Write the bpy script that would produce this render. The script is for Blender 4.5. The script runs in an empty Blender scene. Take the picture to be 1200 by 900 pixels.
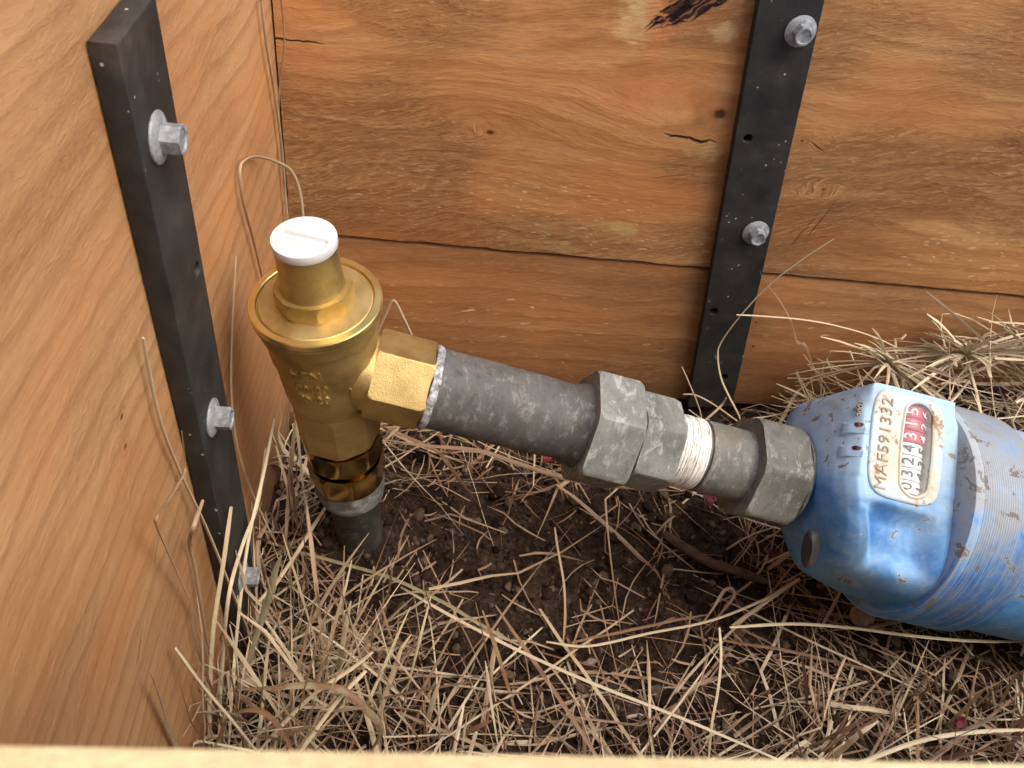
import bpy, bmesh, math, random
import numpy as np
from mathutils import Vector, Matrix, noise as mnoise

# ------------------------------------------------------------------ camera, sky, sun, exposure
scene = bpy.context.scene
COL = scene.collection
cam_data = bpy.data.cameras.new('camera'); cam = bpy.data.objects.new('camera', cam_data); COL.objects.link(cam)
cam_data.sensor_width = 36.0; cam_data.lens = 29.8
cam_data.clip_start = 0.005; cam_data.clip_end = 100.0
RX = Vector((.99348, -.01087, .11348)); UP = Vector((-.07389, .69666, .71359)); BK = Vector((-.08681, -.71732, .69131))
cam.matrix_world = Matrix(((RX.x, UP.x, BK.x, .111), (RX.y, UP.y, BK.y, -.5), (RX.z, UP.z, BK.z, .495), (0, 0, 0, 1)))
cam_data.dof.use_dof = True; cam_data.dof.focus_distance = .47; cam_data.dof.aperture_fstop = 32.0
scene.camera = cam

SUN_ELEV, SUN_AZ = 58.0, 120.0        # azimuth measured from +y (beyond the back wall) towards +x
world = bpy.data.worlds.new('World'); scene.world = world; world.use_nodes = True
wn = world.node_tree.nodes; wl = world.node_tree.links
sky = wn.new('ShaderNodeTexSky'); sky.sky_type = 'NISHITA'; sky.sun_disc = False
sky.sun_elevation = math.radians(SUN_ELEV); sky.sun_rotation = math.radians(SUN_AZ)
sky.dust_density = 4.0; sky.ozone_density = 1.0; sky.air_density = 1.0
bgn = wn['Background']; bgn.inputs['Strength'].default_value = 0.13
wl.new(sky.outputs['Color'], bgn.inputs['Color'])
sun_data = bpy.data.lights.new('sun', 'SUN'); sun_data.energy = 1.5; sun_data.angle = math.radians(50); sun_data.color = (1, .93, .82)
sun = bpy.data.objects.new('sun', sun_data); COL.objects.link(sun)
sd = Vector((math.sin(math.radians(SUN_AZ)) * math.cos(math.radians(SUN_ELEV)), math.cos(math.radians(SUN_AZ)) * math.cos(math.radians(SUN_ELEV)), math.sin(math.radians(SUN_ELEV))))
sun.rotation_euler = sd.to_track_quat('Z', 'Y').to_euler()
vs = scene.view_settings
vs.view_transform = 'Standard'; vs.look = 'None'; vs.exposure = 0.92; vs.gamma = 1.0; vs.use_curve_mapping = False

scene.render.filter_size = 1.0
cy = scene.cycles; cy.use_adaptive_sampling = True; cy.adaptive_threshold = .03; cy.max_bounces = 5; cy.diffuse_bounces = 2; cy.glossy_bounces = 3; cy.transmission_bounces = 4
random.seed(7); rng = np.random.default_rng(7)

# ------------------------------------------------------------------ node helpers
class S:                                             # a socket with arithmetic
    def __init__(s, g, o): s.g, s.o = g, o
    def _m(s, op, *a): return s.g.math(op, s, *a)
    def __add__(s, b): return s._m('ADD', b)
    def __radd__(s, b): return s._m('ADD', b)
    def __sub__(s, b): return s._m('SUBTRACT', b)
    def __rsub__(s, b): return s.g.math('SUBTRACT', b, s)
    def __mul__(s, b): return s._m('MULTIPLY', b)
    def __rmul__(s, b): return s._m('MULTIPLY', b)
    def __truediv__(s, b): return s._m('DIVIDE', b)
    def pow(s, b): return s._m('POWER', b)
    def abs(s): return s._m('ABSOLUTE')
    def lt(s, b): return s._m('LESS_THAN', b)
    def gt(s, b): return s._m('GREATER_THAN', b)
    def frac(s): return s._m('FRACT')
    def sin(s): return s._m('SINE')
    def max(s, b): return s._m('MAXIMUM', b)
    def min(s, b): return s._m('MINIMUM', b)
    def step(s, a, b, lo=0., hi=1.):                 # smooth map from a..b to lo..hi
        n = s.g.n('ShaderNodeMapRange'); n.interpolation_type = 'SMOOTHSTEP'
        s.g.put(n.inputs['Value'], s)
        for k, v in zip(('From Min', 'From Max', 'To Min', 'To Max'), (a, b, lo, hi)): n.inputs[k].default_value = v
        return S(s.g, n.outputs['Result'])
class G:
    def __init__(g, name):
        g.mat = bpy.data.materials.new(name); g.mat.use_nodes = True
        g.t = g.mat.node_tree; g.b = g.t.nodes['Principled BSDF']
        g.c = g.n('ShaderNodeTexCoord').outputs['Object']
    def n(g, t): return g.t.nodes.new(t)
    def put(g, inp, v):
        if isinstance(v, S): g.t.links.new(v.o, inp)
        elif isinstance(v, bpy.types.NodeSocket): g.t.links.new(v, inp)
        else: inp.default_value = v
    def math(g, op, *a):
        n = g.n('ShaderNodeMath'); n.operation = op
        for i, v in enumerate(a): g.put(n.inputs[i], v)
        return S(g, n.outputs[0])
    def xyz(g, vec=None):
        n = g.n('ShaderNodeSeparateXYZ'); g.put(n.inputs[0], vec or g.c); return [S(g, o) for o in n.outputs]
    def vec(g, x, y, z):
        n = g.n('ShaderNodeCombineXYZ')
        for i, v in enumerate((x, y, z)): g.put(n.inputs[i], v)
        return n.outputs[0]
    def noise(g, scale, vec=None, detail=3., rough=.55, dist=0., dims='3D'):
        n = g.n('ShaderNodeTexNoise'); n.noise_dimensions = dims; g.put(n.inputs['Vector'], vec or g.c)
        n.inputs['Scale'].default_value = scale; n.inputs['Detail'].default_value = detail
        n.inputs['Roughness'].default_value = rough; n.inputs['Distortion'].default_value = dist
        return S(g, n.outputs['Fac'])
    def voro(g, scale, vec=None, feature='F1', out='Distance'):
        n = g.n('ShaderNodeTexVoronoi'); n.feature = feature; g.put(n.inputs['Vector'], vec or g.c); n.inputs['Scale'].default_value = scale
        return S(g, n.outputs[out])
    def ramp(g, fac, stops):
        n = g.n('ShaderNodeValToRGB'); g.put(n.inputs[0], fac); e = n.color_ramp.elements
        while len(e) < len(stops): e.new(.5)
        for el, (p, c) in zip(e, stops): el.position = p; el.color = (*c, 1)
        return n.outputs['Color']
    def mix(g, f, a, b, mode='MIX'):
        n = g.n('ShaderNodeMix'); n.data_type = 'RGBA'; n.blend_type = mode
        for i, v in ((0, f), (6, a), (7, b)):
            if isinstance(v, tuple): v = (*v, 1) if len(v) == 3 else v
            g.put(n.inputs[i], v)
        return n.outputs[2]
    def bump(g, h, strength=.5, dist=.001, prev=None):
        n = g.n('ShaderNodeBump'); g.put(n.inputs['Height'], h); n.inputs['Strength'].default_value = strength; n.inputs['Distance'].default_value = dist
        if prev: g.put(n.inputs['Normal'], prev)
        return n.outputs[0]
    def attr(g, name):
        n = g.n('ShaderNodeAttribute'); n.attribute_name = name; return S(g, n.outputs['Fac'])
    def out(g, color, rough=.6, metal=0., normal=None, **kw):
        c = (*color, 1) if isinstance(color, tuple) and len(color) == 3 else color
        g.put(g.b.inputs['Base Color'], c); g.put(g.b.inputs['Roughness'], rough); g.put(g.b.inputs['Metallic'], metal)
        if normal: g.put(g.b.inputs['Normal'], normal)
        for k, v in kw.items(): g.put(g.b.inputs[k.replace('_', ' ')], v)
        return g.mat

# ------------------------------------------------------------------ materials
def wood(name, along, tone, seed, knots=(), fleck=None, crack=(), bark=None, fuzz=.5, wav=.03, bandf=60., ringk=.2, pale=(), red=.4, dirt=.35, rimw=(.30, .88), finek=.36, isok=.3, relief=1.):
    g = G(name); x, y, z0_ = g.xyz()
    u = x if along == 'x' else y; d = y if along == 'x' else x
    z = z0_ + d * .6                                 # end and edge faces get their own cut through the grain
    us = u + seed * 1.7
    N2 = lambda a, b, det, ro=.55: g.noise(1., g.vec(a, b, 0.), det, ro, 0., '2D')
    low = N2(us * 4., z * 7. + seed, 2.)
    w = z + (low - .5) * wav
    for (ku, kz, r, a) in knots:                     # grain flows round the knots
        du = (u - ku) * .5; dz = z - kz
        e = ((du * du + dz * dz) * (-1. / (r * r * 4.)))._m('EXPONENT')
        w = w - dz * e * a
    sh = N2(u * 70., z * 70., 2., .6)                # shared irregularity
    fine = N2(us * 46., w * 300., 5., .72)
    band = N2(us * 2.2, w * bandf, 3.)
    wide = N2(us * 5.5, z * 12. + seed, 3.); blot = N2(us * 5.1 + 9., z * 13. + seed, 2.); tm0 = N2(us * 6. + 4., z * 11. - seed, 1.)
    ringp = (w * bandf * 1.05 + wide * 2.4 + (fine - .5) * .16).frac()
    ring = ringp.step(*rimw) * ringp.step(1., rimw[1] + .01)
    iso = N2(u * 110. + fine, z * 190. + seed, 4., .7)
    f = (band - .5) * .34 + (fine - .5) * finek + (wide - .5) * .40 + (iso - .5) * isok + .545
    c = g.ramp(f, [(.34, tone[0]), (.50, tone[1]), (.63, tone[2]), (.80, tone[3])])
    c = g.mix(ring * ringk * (band * 1.6).min(1.), c, tone[0])
    c = g.mix(blot.step(.46, .66) * red, c, (.56, .21, .070))
    torn = N2(us * 150. + fine * 5., w * 420. + fine * 4., 3., .7)
    tm = tm0.step(.40, .58)
    h = fine * (.7 * relief) + iso * (.4 * relief) + torn * (tm * (2.8 * fuzz) + .25)
    c = g.mix(tm * torn.step(.56, .70) * .46 * fuzz, c, (.82, .54, .28))
    c = g.mix(tm * torn.step(.45, .32) * .60 * fuzz, c, tone[0])
    for (ku, kz, r, a) in knots:
        du = (u - ku) * .7; dz = z - kz
        dd = (du * du + dz * dz).pow(.5) + (sh - .5) * r * .5
        rr = ((dd / r) * 11.).sin() * .5 + .5
        m = dd.step(r * 1.1, r * .2)
        c = g.mix(m * (rr * .35 + .10), c, (.22, .075, .022))
        c = g.mix(dd.step(r * .22, r * .08) * .85, c, (.045, .016, .007))
    if fleck:
        (z0, z1, dens) = fleck
        vn = g.n('ShaderNodeTexVoronoi'); vn.voronoi_dimensions = '2D'; vn.inputs['Scale'].default_value = 1.
        g.put(vn.inputs['Vector'], g.vec(us * 120. + w * 30. + sh * 2., w * 420. + sh * 2., 0.))
        vo = S(g, vn.outputs['Distance']); vc = S(g, vn.outputs['Color'])
        zm = z.step(z0 - .006, z0 + .01) * z.step(z1 + .025, z1 - .025)
        fm = (vo + (fine - .5) * .5).step(.34, .14) * vc.step(1. - dens, 1.02) * zm * wide.step(.42, .58)
        c = g.mix(fm * .9, c, (.78, .58, .32))
    for (pu, pz, ru, rz, amt, colr) in pale:
        e = (((u - pu) * (1. / ru)).pow(2.) + ((z - pz) * (1. / rz)).pow(2.)).pow(.5) + (sh - .5) * 1.4 + (torn - .5) * 1.2
        c = g.mix(e.step(1.1, .2) * amt, c, colr)
    for (u0, u1, z0, sl, th) in crack:
        dist = (z - z0 - (u - (u0 + u1) / 2) * sl + (sh - .5) * .005).abs()
        cm = dist.step(th, th * .3) * u.step(u0, u0 + .006) * u.step(u1, u1 - .012)
        c = g.mix(cm * .92, c, (.030, .011, .006))
        if th < .0015: h = h - cm * 5.
    if bark:
        (bu, bz, ru, rz, ang) = bark
        ca, sa = math.cos(ang), math.sin(ang)
        p = (u - bu) * ca + (z - bz) * sa; q = (z - bz) * ca - (u - bu) * sa
        nn = N2(p * 60. + sh * 2., q * 380. + sh * 3., 3., .6)
        el = ((p / ru).pow(2.) + (q / rz).pow(2.)).pow(.5) + (nn - .5) * 1.3
        bm_ = el.step(1., .72)
        bc = g.ramp(nn, [(.40, (.010, .004, .006)), (.52, (.09, .03, .025)), (.66, (.42, .19, .09))])
        c = g.mix(bm_, c, bc)
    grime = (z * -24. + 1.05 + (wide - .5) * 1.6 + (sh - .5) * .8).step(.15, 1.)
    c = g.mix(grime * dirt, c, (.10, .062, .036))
    return g.out(c, .74, 0., g.bump(h, .8, .0011), Specular_IOR_Level=.2)

ORANGE = ((.285, .118, .041), (.460, .210, .076), (.565, .285, .112), (.690, .420, .195))
TAN = ((.315, .152, .064), (.425, .224, .098), (.495, .275, .126), (.580, .350, .175))
M = {}
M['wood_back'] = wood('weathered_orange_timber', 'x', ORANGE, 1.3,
    knots=[(.1325, .2342, .009, 1.2), (.3601, .2169, .006, 1.), (.333, .25, .004, .7), (.275, .262, .016, .9)], fleck=(.145, .205, .55),
    crack=[(.243, .280, .2435, -.06, .0010), (-.02, .030, .2800, -.05, .0008), (.360, .376, .196, 3.2, .0022), (.352, .366, .186, 3.0, .0012), (.338, .352, .246, -.4, .0009)], bark=(.243, .3275, .030, .0085, .62), fuzz=1.0, wav=.05, bandf=60., ringk=.46, rimw=(.40, .90), finek=.24, isok=.16, relief=.9,
    pale=[(.213, .318, .020, .022, .75, (.74, .49, .22)), (.272, .236, .016, .008, .6, (.72, .46, .19)), (.229, .172, .018, .006, .55, (.66, .50, .20)), (.262, .312, .012, .006, .6, (.76, .52, .26)), (.225, .32, .012, .03, .5, (.70, .20, .06))], red=.60)
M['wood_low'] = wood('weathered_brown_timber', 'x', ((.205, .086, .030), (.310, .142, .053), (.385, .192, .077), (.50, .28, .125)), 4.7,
    knots=[(.352, .098, .005, .8), (.358, .074, .006, .8)], fleck=(.02, .13, .22), fuzz=.35, wav=.02, bandf=60., ringk=.5, rimw=(.40, .90), finek=.24, isok=.16, relief=.8, red=.25)
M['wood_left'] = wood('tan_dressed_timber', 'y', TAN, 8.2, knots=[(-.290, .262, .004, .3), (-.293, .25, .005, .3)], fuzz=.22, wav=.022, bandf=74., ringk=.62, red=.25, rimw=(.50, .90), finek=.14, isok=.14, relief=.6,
    crack=[(-.335, -.318, .168, .5, .0006), (-.30, -.285, .185, .5, .0005), (-.196, -.182, .11, .2, .0016)])
M['wood_front'] = wood('pale_timber', 'x', ((.52, .36, .17), (.64, .46, .24), (.70, .53, .30), (.76, .60, .38)), 3.1, fuzz=.2, red=.05, dirt=0.)

g = G('black_steel')
n1 = g.noise(60., None, 4.); n2 = g.noise(900., None, 2.); sp = g.voro(230.); sc = g.voro(230., None, 'F1', 'Color')
spk = (sp + n2 * .12).step(.25, .14) * sc.gt(.72) * n1.step(.46, .58)
c = g.ramp(n1, [(.3, (.015, .015, .015)), (.6, (.032, .031, .029)), (.8, (.064, .059, .050))])
c = g.mix(spk * .9, c, (.55, .53, .48))
dust = g.noise(24., None, 5., .7).step(.5, .8)
c = g.mix(dust * .35, c, (.16, .12, .08))
M['steel'] = g.out(c, .52 + n1 * .2, .25, g.bump(n2 * .5 + n1, .35, .0006), Specular_IOR_Level=.45)
g = G('rusty_bore'); M['rust'] = g.out(g.ramp(g.noise(400.), [(.3, (.02, .008, .004)), (.7, (.16, .055, .02))]), .9)
g = G('dark_bore'); M['bore'] = g.out((.012, .009, .007), .9)
g = G('galvanised_zinc')
n1 = g.noise(260., None, 4.); n2 = g.noise(70., None, 3.)
c = g.ramp(n1, [(.3, (.16, .17, .18)), (.5, (.28, .29, .30)), (.75, (.44, .45, .46))])
c = g.mix(n2.step(.55, .75) * .5, c, (.22, .20, .17))
M['zinc'] = g.out(c, .55 + n2 * .15, .35, g.bump(n1, .4, .0004))

def brass(name, rough, bumpy, cols):
    g = G(name)
    n1 = g.noise(1300., None, 2., .6); n2 = g.noise(55., None, 4., .6)
    c = g.ramp(n2, [(.30, cols[0]), (.55, cols[1]), (.80, cols[2])])
    nb = g.bump(n1, bumpy, .0005) if bumpy else None
    return g.out(c, rough + (n2 - .5) * .16, 1., nb)
M['brass_cast'] = brass('cast_brass', .54, .36, ((.42, .30, .115), (.57, .43, .185), (.68, .54, .27)))
M['brass_bright'] = brass('machined_brass', .36, .08, ((.78, .61, .23), (.88, .71, .30), (.93, .78, .40)))
M['brass_letter'] = brass('brass_lettering', .34, .0, ((.55, .40, .16), (.66, .50, .22), (.74, .58, .29)))
M['brass_nut'] = brass('darkened_polished_brass', .11, .03, ((.26, .17, .058), (.36, .25, .085), (.46, .33, .13)))  # base colour darkened, standing in for dark soil mirrored in the polish
g = G('white_plastic'); M['white'] = g.out(g.ramp(g.noise(120., None, 3.), [(.25, (.57, .565, .55)), (.5, (.64, .64, .64)), (.7, (.68, .68, .68))]), .38, 0., g.bump(g.noise(500.), .1, .0003))

def grey(name, base, lite, seed, chalk=.5, patch=.0):
    g = G(name); x, y, z = g.xyz()
    cc = g.vec(x + seed, y, z)
    n1 = g.noise(26., cc, 6., .7); n2 = g.noise(520., cc, 3., .65); n3 = g.noise(1., g.vec((x + seed) * 90., y * 90., z * 170.), 5., .75, .4)
    c = g.ramp(n1, [(.28, tuple(v * .55 for v in base)), (.5, base), (.75, tuple(v * 1.6 for v in base))])
    c = g.mix(n3.step(.52, .64) * chalk, c, lite)
    c = g.mix(n3.step(.44, .34) * .5, c, tuple(v * .4 for v in base))
    c = g.mix(n2.step(.60, .75) * chalk * .6, c, lite)
    tanm = g.noise(28., g.vec(x, y + seed * 2., z), 3.).step(.58, .72)
    c = g.mix(tanm * .35, c, (.17, .135, .085))
    spot = g.voro(75., cc); sc = g.voro(75., cc, 'F1', 'Color')
    sm = (spot + (n2 - .5) * .35).step(.32, .20) * sc.gt(.94)
    c = g.mix(sm * .85, c, (.60, .58, .54))
    scr = g.noise(1., g.vec(x * 900. + seed, y * 900., z * 26.), 2.).step(.68, .74)
    c = g.mix(scr * .35 * chalk, c, lite)
    return g.out(c, .58 + n1 * .22, .12, g.bump(n2 * .6 + n3 * .6, .55, .0006), Specular_IOR_Level=.4)
M['grey_dark'] = grey('dark_grey_pipe', (.095, .092, .086), (.27, .27, .26), 1.7, .45)
M['grey_nut'] = grey('chalky_grey_metal', (.180, .185, .170), (.46, .48, .46), 3.9, .55)
M['grey_mid'] = grey('dull_grey_metal', (.150, .148, .130), (.36, .35, .31), 6.1, .6)
M['grey_foot'] = grey('dirty_grey_plastic', (.050, .047, .040), (.17, .16, .14), 2.2, .45)
g = G('thread_tape'); x, y, z = g.xyz()
n1 = g.noise(1., g.vec(x * 160., y * 160., z * 1500.), 3., .6); n2 = g.noise(70., None, 4.)
c = g.ramp(n1, [(.36, (.36, .33, .29)), (.46, (.74, .72, .68)), (.7, (.85, .84, .81))]); c = g.mix(n2.step(.58, .75) * .6, c, (.42, .36, .29))
M['tape'] = g.out(c, .7, 0., g.bump(n1, .6, .0008))
g = G('sealant'); n2 = g.noise(320., None, 4., .7)
M['seal'] = g.out(g.ramp(n2, [(.34, (.10, .10, .11)), (.52, (.36, .36, .38)), (.7, (.66, .66, .68))]), .6, .1, g.bump(n2, .8, .0012))

def bluepaint(name, worn, lines=False):
    g = G(name); x, y, z = g.xyz()
    n1 = g.noise(30., None, 5., .62); n2 = g.noise(240., None, 4., .65); n3 = g.noise(75., None, 5., .65, .5); n4 = g.noise(14., None, 3.)
    c = g.ramp(n1 * .7 + n3 * .3, [(.33, (.018, .150, .48)), (.5, (.040, .240, .60)), (.68, (.12, .36, .68))])
    fade = ((x * .75 - y * .65) * 13. + (n4 - .5) * 2.2 + (n3 - .5) * 1.2 + worn).step(-.15, .9)      # sun bleached towards the top
    c = g.mix(fade * .74 + .08, c, (.43, .58, .69))
    c = g.mix(n2.step(.62, .74) * .4, c, (.52, .58, .60))
    if lines:
        ln = g.noise(1., g.vec(x * 25., y * 25., z * 1500.), 2.)
        c = g.mix(ln.step(.5, .62) * .55, c, (.46, .47, .48))
        gm = ((x * .7 - y * .7) * 13. + (n3 - .5) * 3. + (n4 - .5) * 2.).step(-.1, .7)
        c = g.mix(gm * .80, c, (.36, .37, .38))
    chip = (n3 + (.035 if lines else .0) + (n2 - .5) * .22 + (n4 - .5) * .30).step(.640, .655)
    c = g.mix(chip * .9, c, (.19, .165, .14))
    rust = g.noise(52., g.vec(x + 3., y, z), 5., .7).step(.655, .71)
    c = g.mix(rust * .8, c, (.27, .125, .05))
    edge = (n3 + (n2 - .5) * .22 + (n4 - .5) * .30).step(.615, .64) - chip
    c = g.mix(edge.max(0.) * .4, c, (.55, .60, .62))
    mud = g.noise(19., g.vec(x + 7., y, z), 5., .7)
    c = g.mix((mud + (n2 - .5) * .3).step(.50, .70) * .45, c, (.30, .27, .22))
    return g.out(c, .54 + fade * .2, 0., g.bump(n2 * .3 - chip * .8 + n3 * .5, .45, .0008), Specular_IOR_Level=.32)
M['blue'] = bluepaint('worn_blue_paint', .12)
M['blue_collar'] = bluepaint('worn_blue_collar_paint', .0, True)
g = G('worn_cream_paint'); x, y, z = g.xyz()
n1 = g.noise(60., None, 5., .65); n2 = g.noise(330., None, 4., .65); n3 = g.noise(24., None, 4., .6)
c = g.ramp(n1, [(.3, (.40, .34, .23)), (.5, (.56, .52, .41)), (.72, (.48, .52, .50))])
ed = ((y + .0205) * (1. / .030)).abs().max(((z - .037) * (1. / .023)).abs())
c = g.mix((ed + (n1 - .5) * 1.3 + (n2 - .5) * .8).step(.72, 1.05) * .75, c, (.40, .55, .66))
c = g.mix((n3 + (n2 - .5) * .3).step(.52, .60) * .45, c, (.44, .54, .60))
rz_ = z.step(.044, .060) * .10
c = g.mix((g.noise(46., g.vec(x, y + 2., z), 5., .7) + (n2 - .5) * .25 + rz_).step(.585, .65) * .9, c, (.28, .135, .055))
M['cream'] = g.out(c, .62, 0., g.bump(n1 + n2 * .5, .4, .0006))
g = G('letter_brown'); M['letter'] = g.out(g.ramp(g.noise(300.), [(.3, (.17, .10, .055)), (.7, (.42, .35, .25))]), .7)
g = G('red_drum'); M['red'] = g.out((.42, .015, .05), .35)
g = G('white_drum'); M['drum'] = g.out((.72, .72, .71), .35)
g = G('black_ink'); M['black'] = g.out((.015, .015, .015), .4)
g = G('white_ink'); M['ink_white'] = g.out((.8, .76, .76), .4)
g = G('window_glass'); M['glass'] = g.out((.8, .8, .8), .12, 0., None, Alpha=.07, Specular_IOR_Level=.5)

g = G('soil'); n1 = g.noise(40., None, 5., .65); n2 = g.noise(300., None, 5., .7); n3 = g.noise(1000., None, 3., .6)
c = g.ramp(n1 * .45 + n2 * .55, [(.36, (.011, .007, .005)), (.5, (.042, .027, .018)), (.64, (.115, .077, .051))])
M['soil'] = g.out(c, .95, 0., g.bump(n2 * 1.2 + n3 * .5, .9, .003), Specular_IOR_Level=.15)
g = G('soil_crumbs'); tnt = g.attr('tint'); n2 = g.noise(500., None, 3.)
c = g.ramp(tnt * .75 + n2 * .25, [(.15, (.010, .006, .004)), (.6, (.048, .031, .021)), (.95, (.17, .125, .088))])
M['crumb'] = g.out(c, .95, 0., g.bump(n2, .7, .001), Specular_IOR_Level=.15)
def straw(name, stops):
    g = G(name); t = g.attr('tint'); n1 = g.noise(90., None, 4., .6); n2 = g.noise(900., None, 2.)
    c = g.ramp(t + (n1 - .5) * .34, stops)
    c = g.mix((n2 - .5) * .3 + .1, c, (.20, .12, .05))
    return g.out(c, .5, 0., g.bump(n2, .25, .0004), Specular_IOR_Level=.35)
STOPS = [(.0, (.20, .185, .105)), (.10, (.27, .235, .13)), (.18, (.20, .095, .045)), (.40, (.30, .195, .125)), (.62, (.42, .305, .195)), (.85, (.57, .46, .30)), (1., (.68, .58, .40))]
M['straw'] = straw('dry_straw', STOPS)
g = G('twig_bark'); n1 = g.noise(1., g.vec(*[a * b for a, b in zip(g.xyz(), (120., 120., 400.))]), 4.)
M['bark'] = g.out(g.ramp(n1, [(.3, (.05, .030, .018)), (.7, (.15, .095, .06))]), .9, 0., g.bump(n1, .8, .001))
g = G('red_petal'); M['petal'] = g.out(g.ramp(g.noise(160., None, 3.), [(.3, (.06, .003, .010)), (.7, (.20, .012, .028))]), .6, 0., g.bump(g.noise(300.), .5, .001))
g = G('pale_stone'); n1 = g.noise(140., None, 4.); M['stone'] = g.out(g.ramp(n1, [(.3, (.24, .19, .14)), (.7, (.46, .40, .33))]), .9, 0., g.bump(n1, .7, .002))

# ------------------------------------------------------------------ object helpers
def mesh_obj(name, verts, faces, mat, parent=None, smooth=None, tint=None):
    me = bpy.data.meshes.new(name); me.from_pydata([tuple(v) for v in verts], [], faces)
    me.materials.append(mat)
    if len(faces) < 20000:
        bm = bmesh.new(); bm.from_mesh(me); bmesh.ops.recalc_face_normals(bm, faces=bm.faces[:]); bm.to_mesh(me); bm.free()
    if tint is not None:
        a = me.attributes.new('tint', 'FLOAT', 'POINT'); a.data.foreach_set('value', np.asarray(tint, dtype=np.float32))
    if smooth is not None:
        me.polygons.foreach_set('use_smooth', [True] * len(me.polygons))
        if smooth < 180: me.set_sharp_from_angle(angle=math.radians(smooth))
    me.update()
    o = bpy.data.objects.new(name, me); COL.objects.link(o); o.parent = parent
    return o
def thing(name, label, cat, mw=None, group=None):
    o = bpy.data.objects.new(name, None); COL.objects.link(o); o.empty_display_size = .01
    if mw is not None: o.matrix_world = mw
    return tag(o, label, cat, group)
def tag(o, label, cat, group=None, kind=None):
    o['label'] = label; o['category'] = cat
    if group: o['group'] = group
    if kind: o['kind'] = kind
    return o
def frame(o, zaxis, xref):
    z = Vector(zaxis).normalized(); x = Vector(xref); x = (x - z * x.dot(z)).normalized(); y = z.cross(x)
    return Matrix(((x.x, y.x, z.x, o[0]), (x.y, y.y, z.y, o[1]), (x.z, y.z, z.z, o[2]), (0, 0, 0, 1)))
def loft(rings, cap0=True, cap1=True, closed=False):
    n = len(rings[0]); V = [tuple(p) for r in rings for p in r]; F = []
    for i in range(len(rings) - (0 if closed else 1)):
        a, b = i * n, ((i + 1) % len(rings)) * n
        for j in range(n): k = (j + 1) % n; F.append((a + j, a + k, b + k, b + j))
    if not closed:
        if cap0: F.append(tuple(reversed(range(n))))
        if cap1: m = (len(rings) - 1) * n; F.append(tuple(range(m, m + n)))
    return V, F
def circ(r, z, n=64, fn=None):
    return [((fn(2 * math.pi * j / n, z) if fn else 1.) * r * math.cos(2 * math.pi * j / n), (fn(2 * math.pi * j / n, z) if fn else 1.) * r * math.sin(2 * math.pi * j / n), z) for j in range(n)]
def lathe(prof, n=64, **k): return loft([circ(r, z, n) for r, z in prof], **k)
def poly_r(th, sides, sharp, rot=0.):               # unit-apothem rounded polygon
    s = sum(max(0., math.cos(th - rot - 2 * math.pi * i / sides)) ** sharp for i in range(sides)); return s ** (-1. / sharp)
def nut(ap, z0, z1, sides=6, ch=.94, chh=.003, sharp=40, rot=0., n=120, steps=5, bore=0., end=True):
    circum = ap * poly_r(math.pi / sides, sides, sharp); rings = []
    L = [(z0 + (z1 - z0) * 0, ch)] + [(z0 + chh * i / steps, ch + (1.001 - ch) * i / steps) for i in range(1, steps + 1)]
    L += [(z1 - chh * (1 - i / steps), 1.001 - (1.001 - ch) * i / steps) for i in range(0, steps + 1)]
    for z, c in L:
        rings.append([(min(ap * poly_r(2 * math.pi * j / n, sides, sharp, rot), circum * c) * math.cos(2 * math.pi * j / n), min(ap * poly_r(2 * math.pi * j / n, sides, sharp, rot), circum * c) * math.sin(2 * math.pi * j / n), z) for j in range(n)])
    return loft(rings)
def box(x0, x1, y0, y1, z0, z1, bev=.0, seg=2):
    bm = bmesh.new(); bmesh.ops.create_cube(bm, size=1)
    for v in bm.verts: v.co = Vector(((x0 + x1) / 2 + v.co.x * (x1 - x0), (y0 + y1) / 2 + v.co.y * (y1 - y0), (z0 + z1) / 2 + v.co.z * (z1 - z0)))
    if bev: bmesh.ops.bevel(bm, geom=bm.edges[:], offset=bev, segments=seg, affect='EDGES', profile=.5)
    bm.verts.ensure_lookup_table(); bm.verts.index_update()
    V = [tuple(v.co) for v in bm.verts]; F = [tuple(v.index for v in f.verts) for f in bm.faces]; bm.free(); return V, F
def text_mesh(s, size, extrude, bevel=0., space=1.):
    cu = bpy.data.curves.new('lettering', 'FONT'); cu.body = s; cu.size = size; cu.extrude = extrude; cu.bevel_depth = bevel; cu.resolution_u = 3
    cu.align_x = 'CENTER'; cu.align_y = 'CENTER'; cu.space_character = space
    o = bpy.data.objects.new('lettering', cu); COL.objects.link(o)
    dg = bpy.context.evaluated_depsgraph_get(); me = bpy.data.meshes.new_from_object(o.evaluated_get(dg))
    V = [tuple(v.co) for v in me.vertices]; F = [tuple(p.vertices) for p in me.polygons]
    bpy.data.objects.remove(o); bpy.data.curves.remove(cu); bpy.data.meshes.remove(me)
    return V, F
def merge(*parts):
    V, F = [], []
    for v, f in parts:
        b = len(V); V += list(v); F += [tuple(i + b for i in q) for q in f]
    return V, F
def spline(pts, per=6):
    P = [Vector(p) for p in pts]; P = [P[0] * 2 - P[1]] + P + [P[-1] * 2 - P[-2]]; out = []
    for i in range(1, len(P) - 2):
        for k in range(per):
            t = k / per; a, b, c, d = P[i - 1], P[i], P[i + 1], P[i + 2]
            out.append(.5 * ((2 * b) + (c - a) * t + (2 * a - 5 * b + 4 * c - d) * t * t + (3 * b - a - 3 * c + d) * t ** 3))
    return out + [P[-2]]
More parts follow.
